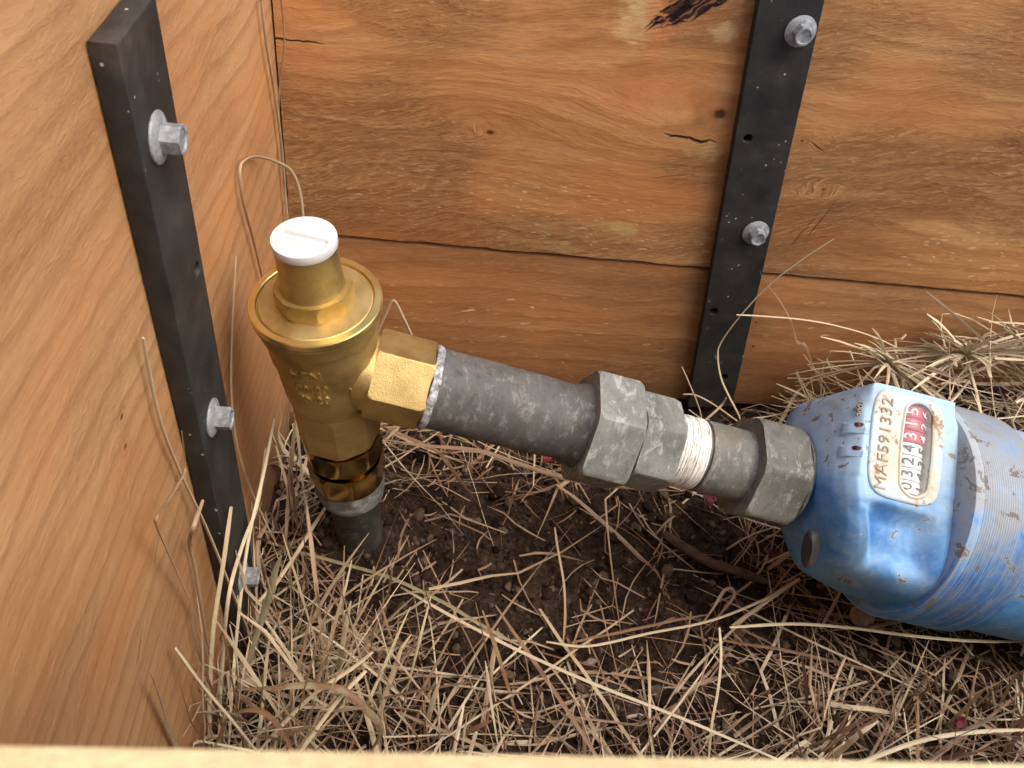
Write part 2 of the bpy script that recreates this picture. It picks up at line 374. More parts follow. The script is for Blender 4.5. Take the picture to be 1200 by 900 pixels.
def strand(pts, r, flat=.6, sides=4, tip=.35, twist=0., root=.8):
    n = len(pts); V = []; F = []; t0 = (pts[1] - pts[0]).normalized()
    nx = t0.cross(Vector((.31, .22, .93))).normalized()
    for i, p in enumerate(pts):
        t = (pts[min(i + 1, n - 1)] - pts[max(i - 1, 0)]).normalized()
        nx = (nx - t * nx.dot(t)).normalized(); ny = t.cross(nx)
        k = i / (n - 1); rr = r * min(root + k * 3., 1., tip + (1 - k) * 2.5); ca, sa = math.cos(twist * k), math.sin(twist * k)
        ax, ay = nx * ca + ny * sa, ny * ca - nx * sa
        for j in range(sides):
            th = 2 * math.pi * j / sides; V.append(p + ax * (rr * math.cos(th)) + ay * (rr * flat * math.sin(th)))
    for i in range(n - 1):
        for j in range(sides): k = (j + 1) % sides; F.append((i * sides + j, i * sides + k, (i + 1) * sides + k, (i + 1) * sides + j))
    F.append(tuple(reversed(range(sides)))); F.append(tuple(range((n - 1) * sides, n * sides)))
    return V, F

# ------------------------------------------------------------------ ground
def ground_z(x, y):
    z = mnoise.fractal(Vector((x * 9, y * 9, 0)), 1., 2., 4) * .010 + mnoise.fractal(Vector((x * 60, y * 60, 3)), 1., 2., 3) * .0035
    z += .05 * max(0., min(1., (x - .40) / .14)) * max(0., min(1., (y + .17) / .10))           # heaped up behind the meter
    z -= .012 * max(0., min(1., (y + .05) / .05)) * (1 if y < .045 else 0) * max(0., min(1., (.40 - x) / .05))
    z += .016 * math.exp(-((x - .068) ** 2 + (y + .158) ** 2) / .0014)
    if y > .05: z += .04  # unseen soil step behind the back wall, added to block light under the plank
    return z
xs = np.concatenate([[-4, -1.5, -.5, -.2], np.linspace(-.06, .75, 190), [.9, 1.2, 2, 4]]); ys = np.concatenate([[-4, -1.5, -.7], np.linspace(-.5, .09, 140), [.2, .5, 1.5, 4]])
V = [(x, y, ground_z(x, y)) for y in ys for x in xs]; nx_ = len(xs)
F = [(j * nx_ + i, j * nx_ + i + 1, (j + 1) * nx_ + i + 1, (j + 1) * nx_ + i) for j in range(len(ys) - 1) for i in range(nx_ - 1)]
gr = mesh_obj('ground', V, F, M['soil'], None, 180); gr['kind'] = 'structure'

# ------------------------------------------------------------------ timber walls
def plank(name, x0, x1, y0, y1, z0, z1, mat, parent, axis='x', ragged=(0., 0.), face=1, seed=0., n=240):
    """a sawn board along x (or y): grid face with uneven, splintered long edges"""
    rings = []
    for i in range(n + 1):
        k = i / n; L = (x0 + (x1 - x0) * k) if axis == 'x' else (y0 + (y1 - y0) * k)
        nb = (mnoise.fractal(Vector((L * 35, seed, 1)), 1., 2., 4) + (1.6 if mnoise.noise(Vector((L * 160, seed, 9))) > .45 else 0)) * ragged[0]
        nt = mnoise.fractal(Vector((L * 35, seed, 5)), 1., 2., 4) * ragged[1]
        a, b = z0 + nb, z1 + nt; bo = mnoise.noise(Vector((L * 6, seed, 2))) * .0006; c = .002
        if axis == 'x':   # visible face towards -y at y0
            sec = [(L, y1, a), (L, y0 + c, a), (L, y0 + c * .3 + bo, a + c * .4), (L, y0 + bo, a + c * 1.6), (L, y0 + bo, (a + b) / 2), (L, y0 + bo, b - c * 1.6), (L, y0 + c * .3 + bo, b - c * .4), (L, y0 + c, b), (L, y1, b)]
        else:             # visible face towards +x at x1
            sec = [(x0, L, b), (x1 - c, L, b), (x1 - c * .3 + bo, L, b - c * .4), (x1 + bo, L, b - c * 1.6), (x1 + bo, L, (a + b) / 2), (x1 + bo, L, a + c * 1.6), (x1 - c * .3 + bo, L, a + c * .4), (x1 - c, L, a), (x0, L, a)]
        rings.append(sec)
    V, F = loft(rings)
    if axis == 'y': F = [tuple(reversed(f)) for f in F]
    F = [tuple(reversed(f)) for f in F]
    return mesh_obj(name, V, F, mat, parent, 40)
bw = thing('timber_wall', 'orange brown rough sawn timber wall at the back, made of stacked planks', 'wall')
plank('plank', .0012, 1.10, 0., .045, .1440, .44, M['wood_back'], bw, 'x', (.0014, .0), seed=1.)['label'] = 'wide upper plank with knots, a split and a dark bark pocket'
plank('plank', .0015, 1.10, .0016, .045, .0075, .1415, M['wood_low'], bw, 'x', (.0006, .0006), seed=2.)['label'] = 'darker lower plank just above the soil'
lw = thing('timber_wall', 'tan smooth timber wall along the left side with slanting grain', 'wall')
plank('plank', -.045, 0., -.60, .043, -.035, .44, M['wood_left'], lw, 'y', (.0, .0), seed=3.)
fw = thing('timber_wall', 'pale out of focus timber edge along the very bottom of the view', 'wall', Matrix.Translation((.3, -.4841, 0)) @ Matrix.Rotation(math.radians(1.05), 4, 'Z'))
pf = plank('plank', -.297, .80, -.0225, .0225, -.03, .4095, M['wood_front'], fw, 'x', (.0, .0), seed=4.)
# ------------------------------------------------------------------ steel straps with flange bolts
def bolt_meshes():
    fl = lathe([(.0118, 0), (.0121, .0006), (.0119, .0014), (.0095, .0026), (.0082, .0031)], 48)
    h = .0095; ap = .0064
    rings = [[(min(ap * poly_r(2 * math.pi * j / 72, 6, 50), ap * 1.155 * c) * math.cos(2 * math.pi * j / 72), min(ap * poly_r(2 * math.pi * j / 72, 6, 50), ap * 1.155 * c) * math.sin(2 * math.pi * j / 72), z) for j in range(72)]
             for z, c in ((.0024, 1.), (.0105, 1.), (.0112, .96), (.0117, .90))]
    rings += [circ(r, z, 72) for r, z in ((.0053, .0117), (.0046, .0108), (.0015, .0105))]
    return fl, loft(rings, True, True)
BF, BH = bolt_meshes(); bolt_data = []
def bolt(parent, loc_m, label=None):
    e = mesh_obj('bolt', BH[0], BH[1], M['zinc'], parent, 25) if not bolt_data else bpy.data.objects.new('bolt', bolt_data[0])
    if bolt_data: COL.objects.link(e); e.parent = parent
    f_ = mesh_obj('flange', BF[0], BF[1], M['zinc'], e, 35) if not bolt_data else bpy.data.objects.new('flange', bolt_data[1])
    if bolt_data: COL.objects.link(f_); f_.parent = e
    else: bolt_data.extend([e.data, f_.data])
    e.matrix_local = loc_m @ Matrix.Scale(.76, 4)
    if label: e['label'] = label
def strap(name, label, mw, w, t, L, holes, bolts):
    """local z up the strap, x across, y out of the wall; drilled bar with real holes"""
    s = thing(name, label, 'strap', mw)
    bm = bmesh.new(); cu = bpy.data.curves.new('bar', 'CURVE'); cu.dimensions = '2D'; cu.fill_mode = 'BOTH'; cu.extrude = t / 2 - .0006; cu.bevel_depth = .0006; cu.bevel_resolution = 1
    def loop(pts):
        sp = cu.splines.new('POLY'); sp.points.add(len(pts) - 1); sp.use_cyclic_u = True
        for p, q in zip(sp.points, pts): p.co = (q[0], q[1], 0, 1)
    loop([(-w / 2 + .0006, 0), (w / 2 - .0006, 0), (w / 2 - .0006, L), (-w / 2 + .0006, L)])
    for (hx, hz, r) in holes: loop([(hx + r * math.cos(a * math.pi / 10), hz + r * math.sin(a * math.pi / 10)) for a in range(20)])
    o = bpy.data.objects.new('bar', cu); COL.objects.link(o)
    me = bpy.data.meshes.new_from_object(o.evaluated_get(bpy.context.evaluated_depsgraph_get()))
    V = [(v.co.x, v.co.z + t / 2 + .0003, v.co.y) for v in me.vertices]; F = [tuple(reversed(p.vertices)) for p in me.polygons]
    bpy.data.objects.remove(o); bpy.data.curves.remove(cu); bpy.data.meshes.remove(me)
    b = mesh_obj('bar', V, F, M['steel'], s, 30)
    for i, (hx, hz, r) in enumerate(holes):
        v, f = lathe([(r * .98, 0), (r * .98, .0004), (.0003, .0005)], 20)
        d = mesh_obj('hole', [(hx + x, z + .0006, hz + y) for x, y, z in v], [tuple(reversed(q)) for q in f], M['rust'] if i == len(holes) - 1 else M['bore'], b)
    for (bx, bz, rot) in bolts:
        bolt(s, Matrix.Translation((bx, t + .0004, bz)) @ Matrix.Rotation(-math.pi / 2, 4, 'X') @ Matrix.Rotation(rot, 4, 'Z'))
    return s
# back strap: leans, foot to the right
f0, f1 = Vector((.3375, 0, .012)), Vector((.2855, 0, .395))
ax = (f1 - f0); Lb = ax.length; ax.normalize()
mwb = Matrix(((-ax.z, 0, ax.x, f0.x), (0, -1, 0, -.0003), (ax.x, 0, ax.z, f0.z), (0, 0, 0, 1)))
def onb(x, z): d = Vector((x, 0, z)) - f0; return (d.dot(Vector((-ax.z, 0, ax.x))), d.dot(ax))
b1, b2, h1, h2, h3 = onb(.3040, .3208), onb(.3215, .1837), onb(.2945, .2518), onb(.3125, .1116), onb(.3396, .046)
strap('steel_strap', 'black flat steel strap leaning on the back timber wall behind the pipe', mwb, .0372, .0075, Lb, [(*h1, .0033), (*h2, .0036), (*h3, .0038)], [(*b1, .3), (*b2, .1)])
# left strap
g0, g1 = Vector((0, -.2255, .022)), Vector((0, -.2298, .3800))
ax = (g1 - g0); Ll = ax.length; ax.normalize()
mwl = Matrix(((0, 1, 0, .0003), (-ax.z, 0, ax.y, g0.y), (ax.y, 0, ax.z, g0.z), (0, 0, 0, 1)))
def onl(y, z): d = Vector((0, y, z)) - g0; return (d.dot(Vector((0, -ax.z, ax.y))), d.dot(ax))
strap('steel_strap', 'black flat steel strap upright on the left timber wall with its cut top end showing', mwl, .0395, .0088, Ll, [(*onl(-.2165, .2734), .0040)], [(*onl(-.2325, .3413), .2), (*onl(-.2315, .2009), .45), (*onl(-.232, .0713), .3)])

# ------------------------------------------------------------------ brass valve
def sm0(a, b, t): t = max(0., min(1., (t - a) / (b - a))); return t * t * (3 - 2 * t)
VB = Vector((.0677, -.1579, 0)); VA = Vector((-.0795, -.0818, .9935)).normalized()
PO = Vector((.0528, -.1733, .1868)); PD = Vector((0.9776, -0.0371, -0.2073)).normalized()
CAM = Vector((.111, -.5, .495))
mv = frame(VB, VA, PD)
valve = thing('brass_valve', 'brass pressure reducing valve with white cap standing in the corner', 'valve', mv)
iv = mv.inverted(); cl = iv @ CAM
face_th = math.atan2(cl.y, cl.x)                     # side of the valve that faces the viewer
V, F = lathe([(.020, .160), (.0226, .164), (.0244, .172), (.0252, .185), (.0258, .1985), (.0270, .1995), (.0273, .203), (.0276, .2115), (.0282, .2120), (.0286, .2175), (.0298, .2185), (.0305, .2255), (.0313, .2260), (.0318, .2268), (.0318, .2285)], 96)
body = mesh_obj('body', V, F, M['brass_cast'], valve, 30)
V, F = lathe([(.0318, .2286), (.0322, .2292), (.0322, .2318), (.0317, .2325), (.0288, .2326), (.0284, .2322), (.0282, .2308), (.0276, .2306), (.0150, .2308)], 96)
mesh_obj('rim_ring', V, F, M['brass_bright'], valve, 30)
V, F = lathe([(.0279, .2304), (.0277, .2316), (.0272, .2320), (.0140, .2323)], 96)
mesh_obj('top_plate', V, F, M['brass_cast'], valve, 30)
V, F = nut(.0177, .2319, .2420, 8, .955, .0030, 300, rot=face_th - .44, n=240)
bon = mesh_obj('bonnet_hex', V, F, M['brass_cast'], valve, 12)
V, F = lathe([(.0158, .240), (.0156, .2424), (.0150, .2436), (.0146, .252), (.0144, .2665)], 64)
mesh_obj('neck', V, F, M['brass_cast'], valve, 30)
# white cap with screwdriver slot pressed into its top
CR = .01495; n = 168; sa_ = face_th + math.radians(58)
rings = [circ(CR * .97, .2655, n), circ(CR, .2662, n), circ(CR, .2694, n), circ(CR * .985, .2702, n)]
for k in range(1, 26):
    R_ = []
    for x, y, z in circ(CR * .985 * (1 - k / 25.4), .2702, n):
        a_ = x * math.cos(sa_) + y * math.sin(sa_); b_ = y * math.cos(sa_) - x * math.sin(sa_)
        R_.append((x, y, z - .0016 * sm0(.0019, .0006, abs(b_)) * sm0(CR * .80, CR * .66, abs(a_))))
    rings.append(R_)
V, F = loft(rings)
mesh_obj('cap', V, F, M['white'], valve, 35)
V, F = nut(.0216, .1305, .164, 8, .97, .003, 300, n=240, rot=face_th - .55)
inlet = mesh_obj('inlet_hex', V, F, M['brass_cast'], valve, 12)
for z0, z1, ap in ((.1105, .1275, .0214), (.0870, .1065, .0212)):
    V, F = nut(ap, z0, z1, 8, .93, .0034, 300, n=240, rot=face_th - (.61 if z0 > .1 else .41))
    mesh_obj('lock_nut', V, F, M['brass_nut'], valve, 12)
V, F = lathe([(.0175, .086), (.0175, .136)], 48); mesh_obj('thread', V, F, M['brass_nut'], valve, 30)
# outlet branch along the pipe, expressed in the valve's own frame
lp = iv @ PO; ld = (iv.to_3x3() @ PD).normalized(); mo = frame(lp, ld, (0, 0, 1))
def lay(vf, m): return [tuple(m @ Vector(v)) for v in vf[0]], vf[1]
V, F = lay(lathe([(.0205, .0), (.0205, .018), (.0212, .022), (.0212, .0245)], 64), mo); mesh_obj('outlet_neck', V, F, M['brass_cast'], valve, 30)
clp = mo.inverted() @ cl; oth = math.atan2(clp.y, clp.x)
V, F = lay(nut(.0212, .0235, .0535, 6, .97, .0025, 300, n=240, rot=oth + .05), mo); oh = mesh_obj('outlet_hex', V, F, M['brass_cast'], valve, 12)
def wrap(s, size, th0, z0, r, rot=0., depth=.0007, slope=0.):
    tv, tf = text_mesh(s, size, depth, .0); out = []
    for x, y, z in tv:
        X = x * math.cos(rot) - y * math.sin(rot); Y = x * math.sin(rot) + y * math.cos(rot)
        rr = r + .0004 + slope * Y + z; th = th0 + X / r; out.append((rr * math.cos(th), rr * math.sin(th), z0 + Y))
    return out, tf
lt = lambda vf: mesh_obj('raised_lettering', vf[0], vf[1], M['brass_cast'], body)
lt(wrap('HEN', .0082, face_th - .44, .2060, .0273))
bars = merge(*[([((.0274) * math.cos(face_th - .44 + (k - 6) * .06) , .0274 * math.sin(face_th - .44 + (k - 6) * .06), zz + dz) for k in range(13) for dz in (0, .0005)], [(2 * k, 2 * k + 2, 2 * k + 3, 2 * k + 1) for k in range(12)]) for zz in (.2012, .2103)])
lt(wrap('DN20', .0072, face_th - .42, .1945, .0257)); lt(wrap('PN20', .0072, face_th - .40, .1862, .0253))
lt(wrap('450', .0080, face_th + .50, .1845, .0254, math.pi / 2 - .3)); lt(wrap('/', .0075, face_th + .34, .1875, .0254, .2))

# ------------------------------------------------------------------ grey fitting in the ground under the valve
foot = thing('riser_fitting', 'dirty grey threaded fitting rising from the soil under the brass valve', 'fitting', mv)
V, F = nut(.0202, .0700, .0862, 8, .95, .005, 40, rot=face_th - .35); mesh_obj('collar', V, F, M['grey_nut'], foot, 25)
V, F = lathe([(.0150, -.03), (.0152, .02), (.0156, .055), (.0172, .066), (.0185, .0742), (.0185, .0765)], 48); mesh_obj('pipe', V, F, M['grey_foot'], foot, 30)

# ------------------------------------------------------------------ grey pipe run between valve and meter
mp = frame(PO, PD, (0, 0, 1)); ip = mp.inverted(); clq = ip @ CAM; pth = math.atan2(clq.y, clq.x)
pipe = thing('pipe_union', 'weathered grey pipe union with chunky nut joining valve and meter', 'pipe', mp)
V, F = lathe([(.0215, .0528), (.0226, .0536), (.0224, .056), (.0220, .060), (.0219, .118), (.0212, .128), (.0214, .134), (.0232, .1385), (.0245, .1420)], 72)
sl = mesh_obj('sleeve', V, F, M['grey_dark'], pipe, 35); sl['label'] = 'dark grey smooth sleeve next to the brass outlet'
V, F = loft([[((r + mnoise.noise(Vector((j * .5, r * 900, z * 700))) * .00025) * math.cos(2 * math.pi * j / 72), (r + mnoise.noise(Vector((j * .5, r * 900, z * 700))) * .00025) * math.sin(2 * math.pi * j / 72), z + mnoise.noise(Vector((j * .35, 4, z * 300))) * .0007) for j in range(72)] for r, z in ((.0214, .0532), (.0231, .0535), (.0234, .0550), (.0229, .0570), (.0219, .0580))])
mesh_obj('sealant', V, F, M['seal'], sl, 60)
V, F = nut(.0292, .1415, .1680, 6, .955, .0022, 70, rot=pth + .32, n=144); un = mesh_obj('union_nut', V, F, M['grey_nut'], pipe, 25)
for i in range(6):
    th = pth + .32 + math.pi / 6 + i * math.pi / 3       # cast stop rib in each corner of the nut
    V, F = box(.0295, .0314, -.0024, .0024, .156, .1665, .0007)
    mr = Matrix.Rotation(th, 4, 'Z'); mesh_obj('rib', [tuple(mr @ Vector(v)) for v in V], F, M['grey_nut'], un)
V, F = lathe([(.024, .168), (.024, .172)], 48); mesh_obj('neck', V, F, M['grey_mid'], pipe, 30)
V, F = nut(.0246, .1705, .1935, 6, .97, .003, 40, rot=pth + .15, n=120); mesh_obj('tail_hex', V, F, M['grey_nut'], pipe, 25)
rr_ = random.Random(3); prof = []
for k in range(60):
    z = .192 + .0195 * k / 59; prof.append((.0203 + .0005 * abs(((k / 6.) % 1.) - .5) + rr_.uniform(-.0003, .0005), z))
V, F = lathe([(.016, .191)] + prof + [(.016, .2120)], 72); mesh_obj('thread_tape', V, F, M['tape'], pipe, 60)['label'] = 'white thread tape wound between the grey fittings'
V, F = lathe([(.0185, .2095), (.0203, .2105), (.0203, .2120), (.0192, .2125), (.0192, .2133), (.0206, .2138), (.0208, .215), (.0209, .239), (.022, .242)], 72); mesh_obj('nipple', V, F, M['grey_mid'], pipe, 30)
V, F = nut(.0280, .2405, .2700, 6, .95, .004, 30, rot=pth + .42, n=144); mesh_obj('meter_nut', V, F, M['grey_mid'], pipe, 28)
V, F = lathe([(.0270, .2695), (.0290, .2700), (.0290, .2716), (.0270, .2725)], 72); mesh_obj('gasket', V, F, M['grey_dark'], pipe, 30)
# ------------------------------------------------------------------ blue water meter (local x up, z along the pipe, -y or y sideways)
MO = PO + PD * .2720
up_ = Vector((0, 0, 1)); up_ = (up_ - PD * up_.dot(PD)).normalized(); wv_ = PD.cross(up_)
ROLL = math.radians(33); xn = up_ * math.cos(ROLL) + wv_ * math.sin(ROLL)     # the counter face is rolled towards the viewer
mm = frame(MO, PD, xn)                               # local x out of the counter face, +y down its lower half, z along the pipe
meter = thing('water_meter', 'scuffed blue water meter with counter window lying at the right edge', 'meter', mm)
NS, NZ = 256, 100
def sm(a, b, t): t = max(0., min(1., (t - a) / (b - a))); return t * t * (3 - 2 * t)
prof = [(0, .0285), (.0008, .0330), (.0025, .0400), (.0055, .0460), (.010, .0500), (.016, .0522), (.026, .0528), (.05, .0532), (.076, .0536)]
def hprof(z):
    for (a, ra), (b, rb) in zip(prof, prof[1:]):
        if z <= b: return ra + (rb - ra) * (z - a) / (b - a)
    return prof[-1][1]
rings = []
for i in range(NZ + 1):
    z = .076 * (i / NZ) ** 1.3; h = hprof(z); k = 2.3 + 2.7 * sm(.0, .014, z); R_ = []
    for j in range(NS):
        th = 2 * math.pi * j / NS; r = h * poly_r(th, 4, k)
        x, y = r * math.cos(th), r * math.sin(th)
        zo = z
        if y > 0: zo = z + .015 * sm(.0, .05, y) * (1 - z / .076)
        if x < 0: x *= .52
        if y > 0: y *= 1. + .17 * sm(.0, .075, z)
        rc = math.hypot(x, y); lim = .0565 + .0100 * sm(.004, .045, z)
        if y > -.02: kk = (1 + (rc / lim) ** 10) ** -.1 if y > 0 else 1.; x, y = x * kk, y * kk
        if x > 0:
            wd_ = math.hypot(max(0., abs(y + .0210) - .0163) / .0102, (z - .0430) / .0102)
            if wd_ < 1.: x -= .014                     # opening under the counter window
            x += math.exp(-((z - .0095) / .0042) ** 2) * sm(.01, .04, x) * (1 - sm(.012, .022, y)) * .0030      # rounded shoulder rib
            d = sm(.014, .024, z) * (1 - sm(.050, .066, z)) * sm(.008, .022, y) * (1 - sm(.034, .050, y))
            x -= d * .0100                           # hollow below the panel
            pass
        if r > .03 and x > 0:                        # pad that carries the counter panel
            pm = sm(.008, .014, z) * (1 - sm(.066, .072, z)) * sm(-.0600, -.0535, y) * (1 - sm(.0105, .0150, y))
            if wd_ >= 1.: x = x + (max(x, .0522) - x) * pm
        R_.append((x, y, zo))
    rings.append(R_)
V, F = loft(rings); head = mesh_obj('housing', V, F, M['blue'], meter, 50)
prof2 = [(.054, .0690), (.0640, .0695), (.0668, .0708), (.0676, .0735), (.0676, .0750)]
nth = 26
for k in range(nth):
    z = .0755 + .0385 * k / nth; prof2 += [(.0672, z), (.0667, z + .00075)]
prof2 += [(.0672, .1140), (.0660, .1156), (.0620, .1160)]
V, F = lathe(prof2, 128); mesh_obj('threaded_collar', V, F, M['blue_collar'], meter, 35)
V, F = lathe([(.0600, .1150), (.0622, .1165), (.0632, .1190), (.0634, .17), (.0625, .250), (.0570, .262), (.040, .266)], 96); mesh_obj('rear_body', V, F, M['blue'], meter, 35)
# cream counter panel with an oval opening
def stad(a, b, n, cx, cz):                           # rounded slot: long axis across (y)
    out = []
    for j in range(n):
        th = 2 * math.pi * j / n; c_, s_ = math.cos(th), math.sin(th)
        out.append((cx + (s_ * b + (a - b) * max(-1., min(1., s_ * 2.2))), cz + c_ * b))
    return out
def rrect(y0, y1, z0, z1, n):
    cy, cz, hy, hz = (y0 + y1) / 2, (z0 + z1) / 2, (y1 - y0) / 2, (z1 - z0) / 2; out = []
    for j in range(n):
        th = 2 * math.pi * j / n; c_, s_ = math.cos(th), math.sin(th); e = .45
        out.append((cy + hy * math.copysign(abs(s_) ** e, s_), cz + hz * math.copysign(abs(c_) ** e, c_)))
    return out
PX = .0524; TH = .0012; nn_ = 96
PY0, PY1, PZ0, PZ1 = -.0515, .0095, .0140, .0600
WCY, WCZ, WA, WB = -.0210, .0430, .0255, .0092
def skin(y): return -.0070 * sm(.0490, .0575, -y)     # the panel bends down with the shell at its far edge
def ringp(pts, x): return [(x + skin(a), a, b) for a, b in pts]
o_out = rrect(PY0, PY1, PZ0, PZ1, nn_); cy_, cz_ = (PY0 + PY1) / 2, (PZ0 + PZ1) / 2
shr = lambda pts, k: [(cy_ + (a - cy_) * k, cz_ + (b - cz_) * k) for a, b in pts]
sti = lambda d: stad(WA + d, WB + d, nn_, WCY, WCZ)
def mid(k): return [(a * (1 - k) + c * k, b * (1 - k) + d * k) for (a, b), (c, d) in zip(shr(o_out, .94), sti(.0022))]
R_ = [ringp(o_out, PX - .006), ringp(o_out, PX + TH * .2), ringp(shr(o_out, .985), PX + TH * .7), ringp(shr(o_out, .965), PX + TH * .92), ringp(shr(o_out, .94), PX + TH)] + [ringp(mid(k), PX + TH) for k in (.25, .5, .75)] + [ringp(sti(.0022), PX + TH), ringp(sti(.0014), PX + TH + .0007), ringp(sti(.0006), PX + TH + .0006), ringp(sti(0.), PX + TH), ringp(sti(0.), PX - .012)]
V, F = loft(R_, False, False); F = [tuple(reversed(f)) for f in F]
panel = mesh_obj('counter_panel', V, F, M['cream'], meter, 40); panel['label'] = 'cream painted panel around the counter window'
V, F = loft([ringp(sti(-.0002), PX + TH - .0010), ringp(sti(-.0002), PX + TH - .0005)])
mesh_obj('window_pane', V, F, M['glass'], panel)
digits = '0324315'; pitch = (WA * 2 - .002) / 7
def digit(ch, y, zc, x0, mat, parent):
    # text x runs away from the viewer (-y), its top towards the valve (-z)
    tv, tf = text_mesh(ch, .0088, .0002)
    mesh_obj('digit', [(x0 + z - (zc - yy - WCZ) ** 2 * 48., y - x, zc - yy) for x, yy, z in tv], tf, mat, parent)
for i, ch in enumerate(digits):
    yc = WCY + WA - .001 - pitch * (i + .5); red = i >= 4; x0 = PX + TH - .0016 + skin(yc) ; rw = .0105
    rings = []
    for k in range(9):
        y = yc + pitch * .47 * (k / 4. - 1); rr = rw - (.0004 if k in (0, 8) else 0.)
        rings.append([(x0 - rw + rr * math.cos(t * math.pi / 16), y, WCZ + rr * math.sin(t * math.pi / 16)) for t in range(32)])
    V, F = loft(rings); dr = mesh_obj('number_wheel', V, F, M['red'] if red else M['drum'], panel, 40)
    mt = M['ink_white'] if red else M['black']
    digit(ch, yc, WCZ - .0030, x0 + .0004, mt, dr)
    digit(str((int(ch) + 1) % 10), yc, WCZ + .0060, x0 + .0004, mt, dr)
def flat_text(s, size, y, z, x, mat, depth, parent, name, space=1.):
    tv, tf = text_mesh(s, size, depth, 0., space)
    return mesh_obj(name, [(x + zz + skin(y - xx), y - xx, z - yy) for xx, yy, zz in tv], tf, mat, parent)
flat_text('MAF591332', .0098, -.0195, .0225, PX + TH + .0002, M['letter'], .0003, panel, 'serial_number', 1.08)
flat_text('2001', .0048, -.036, .0085, PX - .0030, M['letter'], .0006, meter, 'stamped_number')
for yy in (-.0245, -.0115):                         # two sealing lugs on the shoulder
    sec = ((-.003, -.0034), (.0012, -.0026), (.0024, .0000), (.0014, .0026), (-.003, .0036))
    V, F = loft([[(hx * s_ + xo, yy + wy, zz) for hx, wy in sec] for zz, s_, xo in ((.0030, .4, .0440), (.0050, .9, .0475), (.0100, .9, .0520), (.0130, .4, .0520))])
    lug = mesh_obj('sealing_lug', V, F, M['blue'], meter, 30)
    V, F = box(.0490, .0528, yy - .0030, yy - .0008, .0060, .0105, .0005); mesh_obj('eyelet', V, F, M['rust'], lug)
V, F = lathe([(.0058, 0), (.0062, .0012), (.0062, .0058), (.0052, .0070), (.003, .0072)], 40)
ms = frame((.0235, .0400, .0065), (.35, .35, -.85), (-.3, 1, 0))
mesh_obj('plug_screw', [tuple(ms @ Vector((x * 1.75, y * .62, z * .9))) for x, y, z in V], F, M['steel'], meter, 40)

# ------------------------------------------------------------------ loose soil crumbs
def ico():
    bm = bmesh.new(); bmesh.ops.create_icosphere(bm, subdivisions=1, radius=1); V = np.array([v.co[:] for v in bm.verts]); F = [tuple(v.index for v in f.verts) for f in bm.faces]; bm.free(); return V, F
IV, IF = ico()
def heap(name, n, sampler, size, mat):
    Vs, Fs, T = [], [], []
    for i in range(n):
        x, y = sampler(); s = size(); v = IV * s * rng.uniform(.6, 1.2, 3) * (1 + rng.uniform(-.25, .25, (len(IV), 1)))
        a = rng.uniform(0, 6.28); c_, s_ = math.cos(a), math.sin(a); v = v @ np.array(((c_, -s_, 0), (s_, c_, 0), (0, 0, 1)))
        v += np.array((x, y, ground_z(x, y) + s * .35)); b = len(Vs) * len(IV); Vs.append(v); Fs += [tuple(q + b for q in f) for f in IF]; T += [rng.uniform()] * len(IV)
    o = mesh_obj(name, np.concatenate(Vs), Fs, mat, None, None, T); return o
cr = heap('soil_crumbs', 8000, lambda: (rng.uniform(.0, .58), rng.uniform(-.36, -.005)), lambda: min(.0065, .0007 + rng.exponential(.0010)), M['crumb'])
tag(cr, 'dark brown crumbs and clods of loose soil around the pipes', 'soil', None, 'stuff')

# ------------------------------------------------------------------ dry grass that nobody could count
def clampwall(p):
    if p.x < .003: p.x = .003 + random.random() * .004
    if p.x < .012 and -.255 < p.y < -.2: p.x = .0125
    if p.y > -.003: p.y = -.003 - random.random() * .004
    if .262 < p.x < .365 and p.y > -.011 : p.y = -.011 - random.random() * .004
    return p
def lying(x, y, L, az, lift, bow, sag=.4, segs=6):
    kink = random.randrange(2, segs) if random.random() < .4 else -1; kz = random.gauss(0, .55); h0 = az - bow * 2; P = [Vector((0, 0, 0))]
    for i in range(segs):
        a = h0 + bow * 4 * i / segs + (kz if kink >= 0 and i >= kink else 0.); P.append(P[-1] + Vector((math.cos(a), math.sin(a), 0)) * (L / segs))
    c = P[segs // 2]; tilt = random.uniform(-.20, .20); pts = []
    for i, q in enumerate(P):
        k = i / segs - .5; p = clampwall(Vector((x, y, 0)) + q - c); gz = ground_z(p.x, p.y)
        p.z = max(gz + .001, gz * .5 + lift + tilt * k * L + (.25 - k * k) * L * sag * .25); pts.append(p)
    return pts
def standing(x, y, L, az, lean, bend, segs=6):
    p = Vector((x, y, ground_z(x, y) - .003)); pts = [p.copy()]; a = lean; kink = random.randrange(2, segs) if random.random() < .35 else -1
    for i in range(segs):
        a += bend / segs
        if i == kink: a += random.uniform(-.5, 1.3); az += random.uniform(-.6, .6)
        d = Vector((math.cos(az), math.sin(az), 0))
        p = p + (d * math.sin(a) + Vector((0, 0, 1)) * math.cos(a)) * (L / segs); p = clampwall(p.copy()); p.z = max(p.z, ground_z(p.x, p.y) + .001); pts.append(p.copy())
    return pts
def mass(name, label, strands):
    Vs, Fs, T = [], [], []; b = 0
    for pts, r, flat, tint in strands:
        v, f = strand(pts, r, flat, 4, .3, random.uniform(-2, 2)); Vs += [tuple(q) for q in v]; Fs += [tuple(q + b for q in t) for t in f]; b += len(v); T += [tint] * len(v)
    o = mesh_obj(name, Vs, Fs, M['straw'], None, 60, T); return tag(o, label, 'dry grass', None, 'stuff')
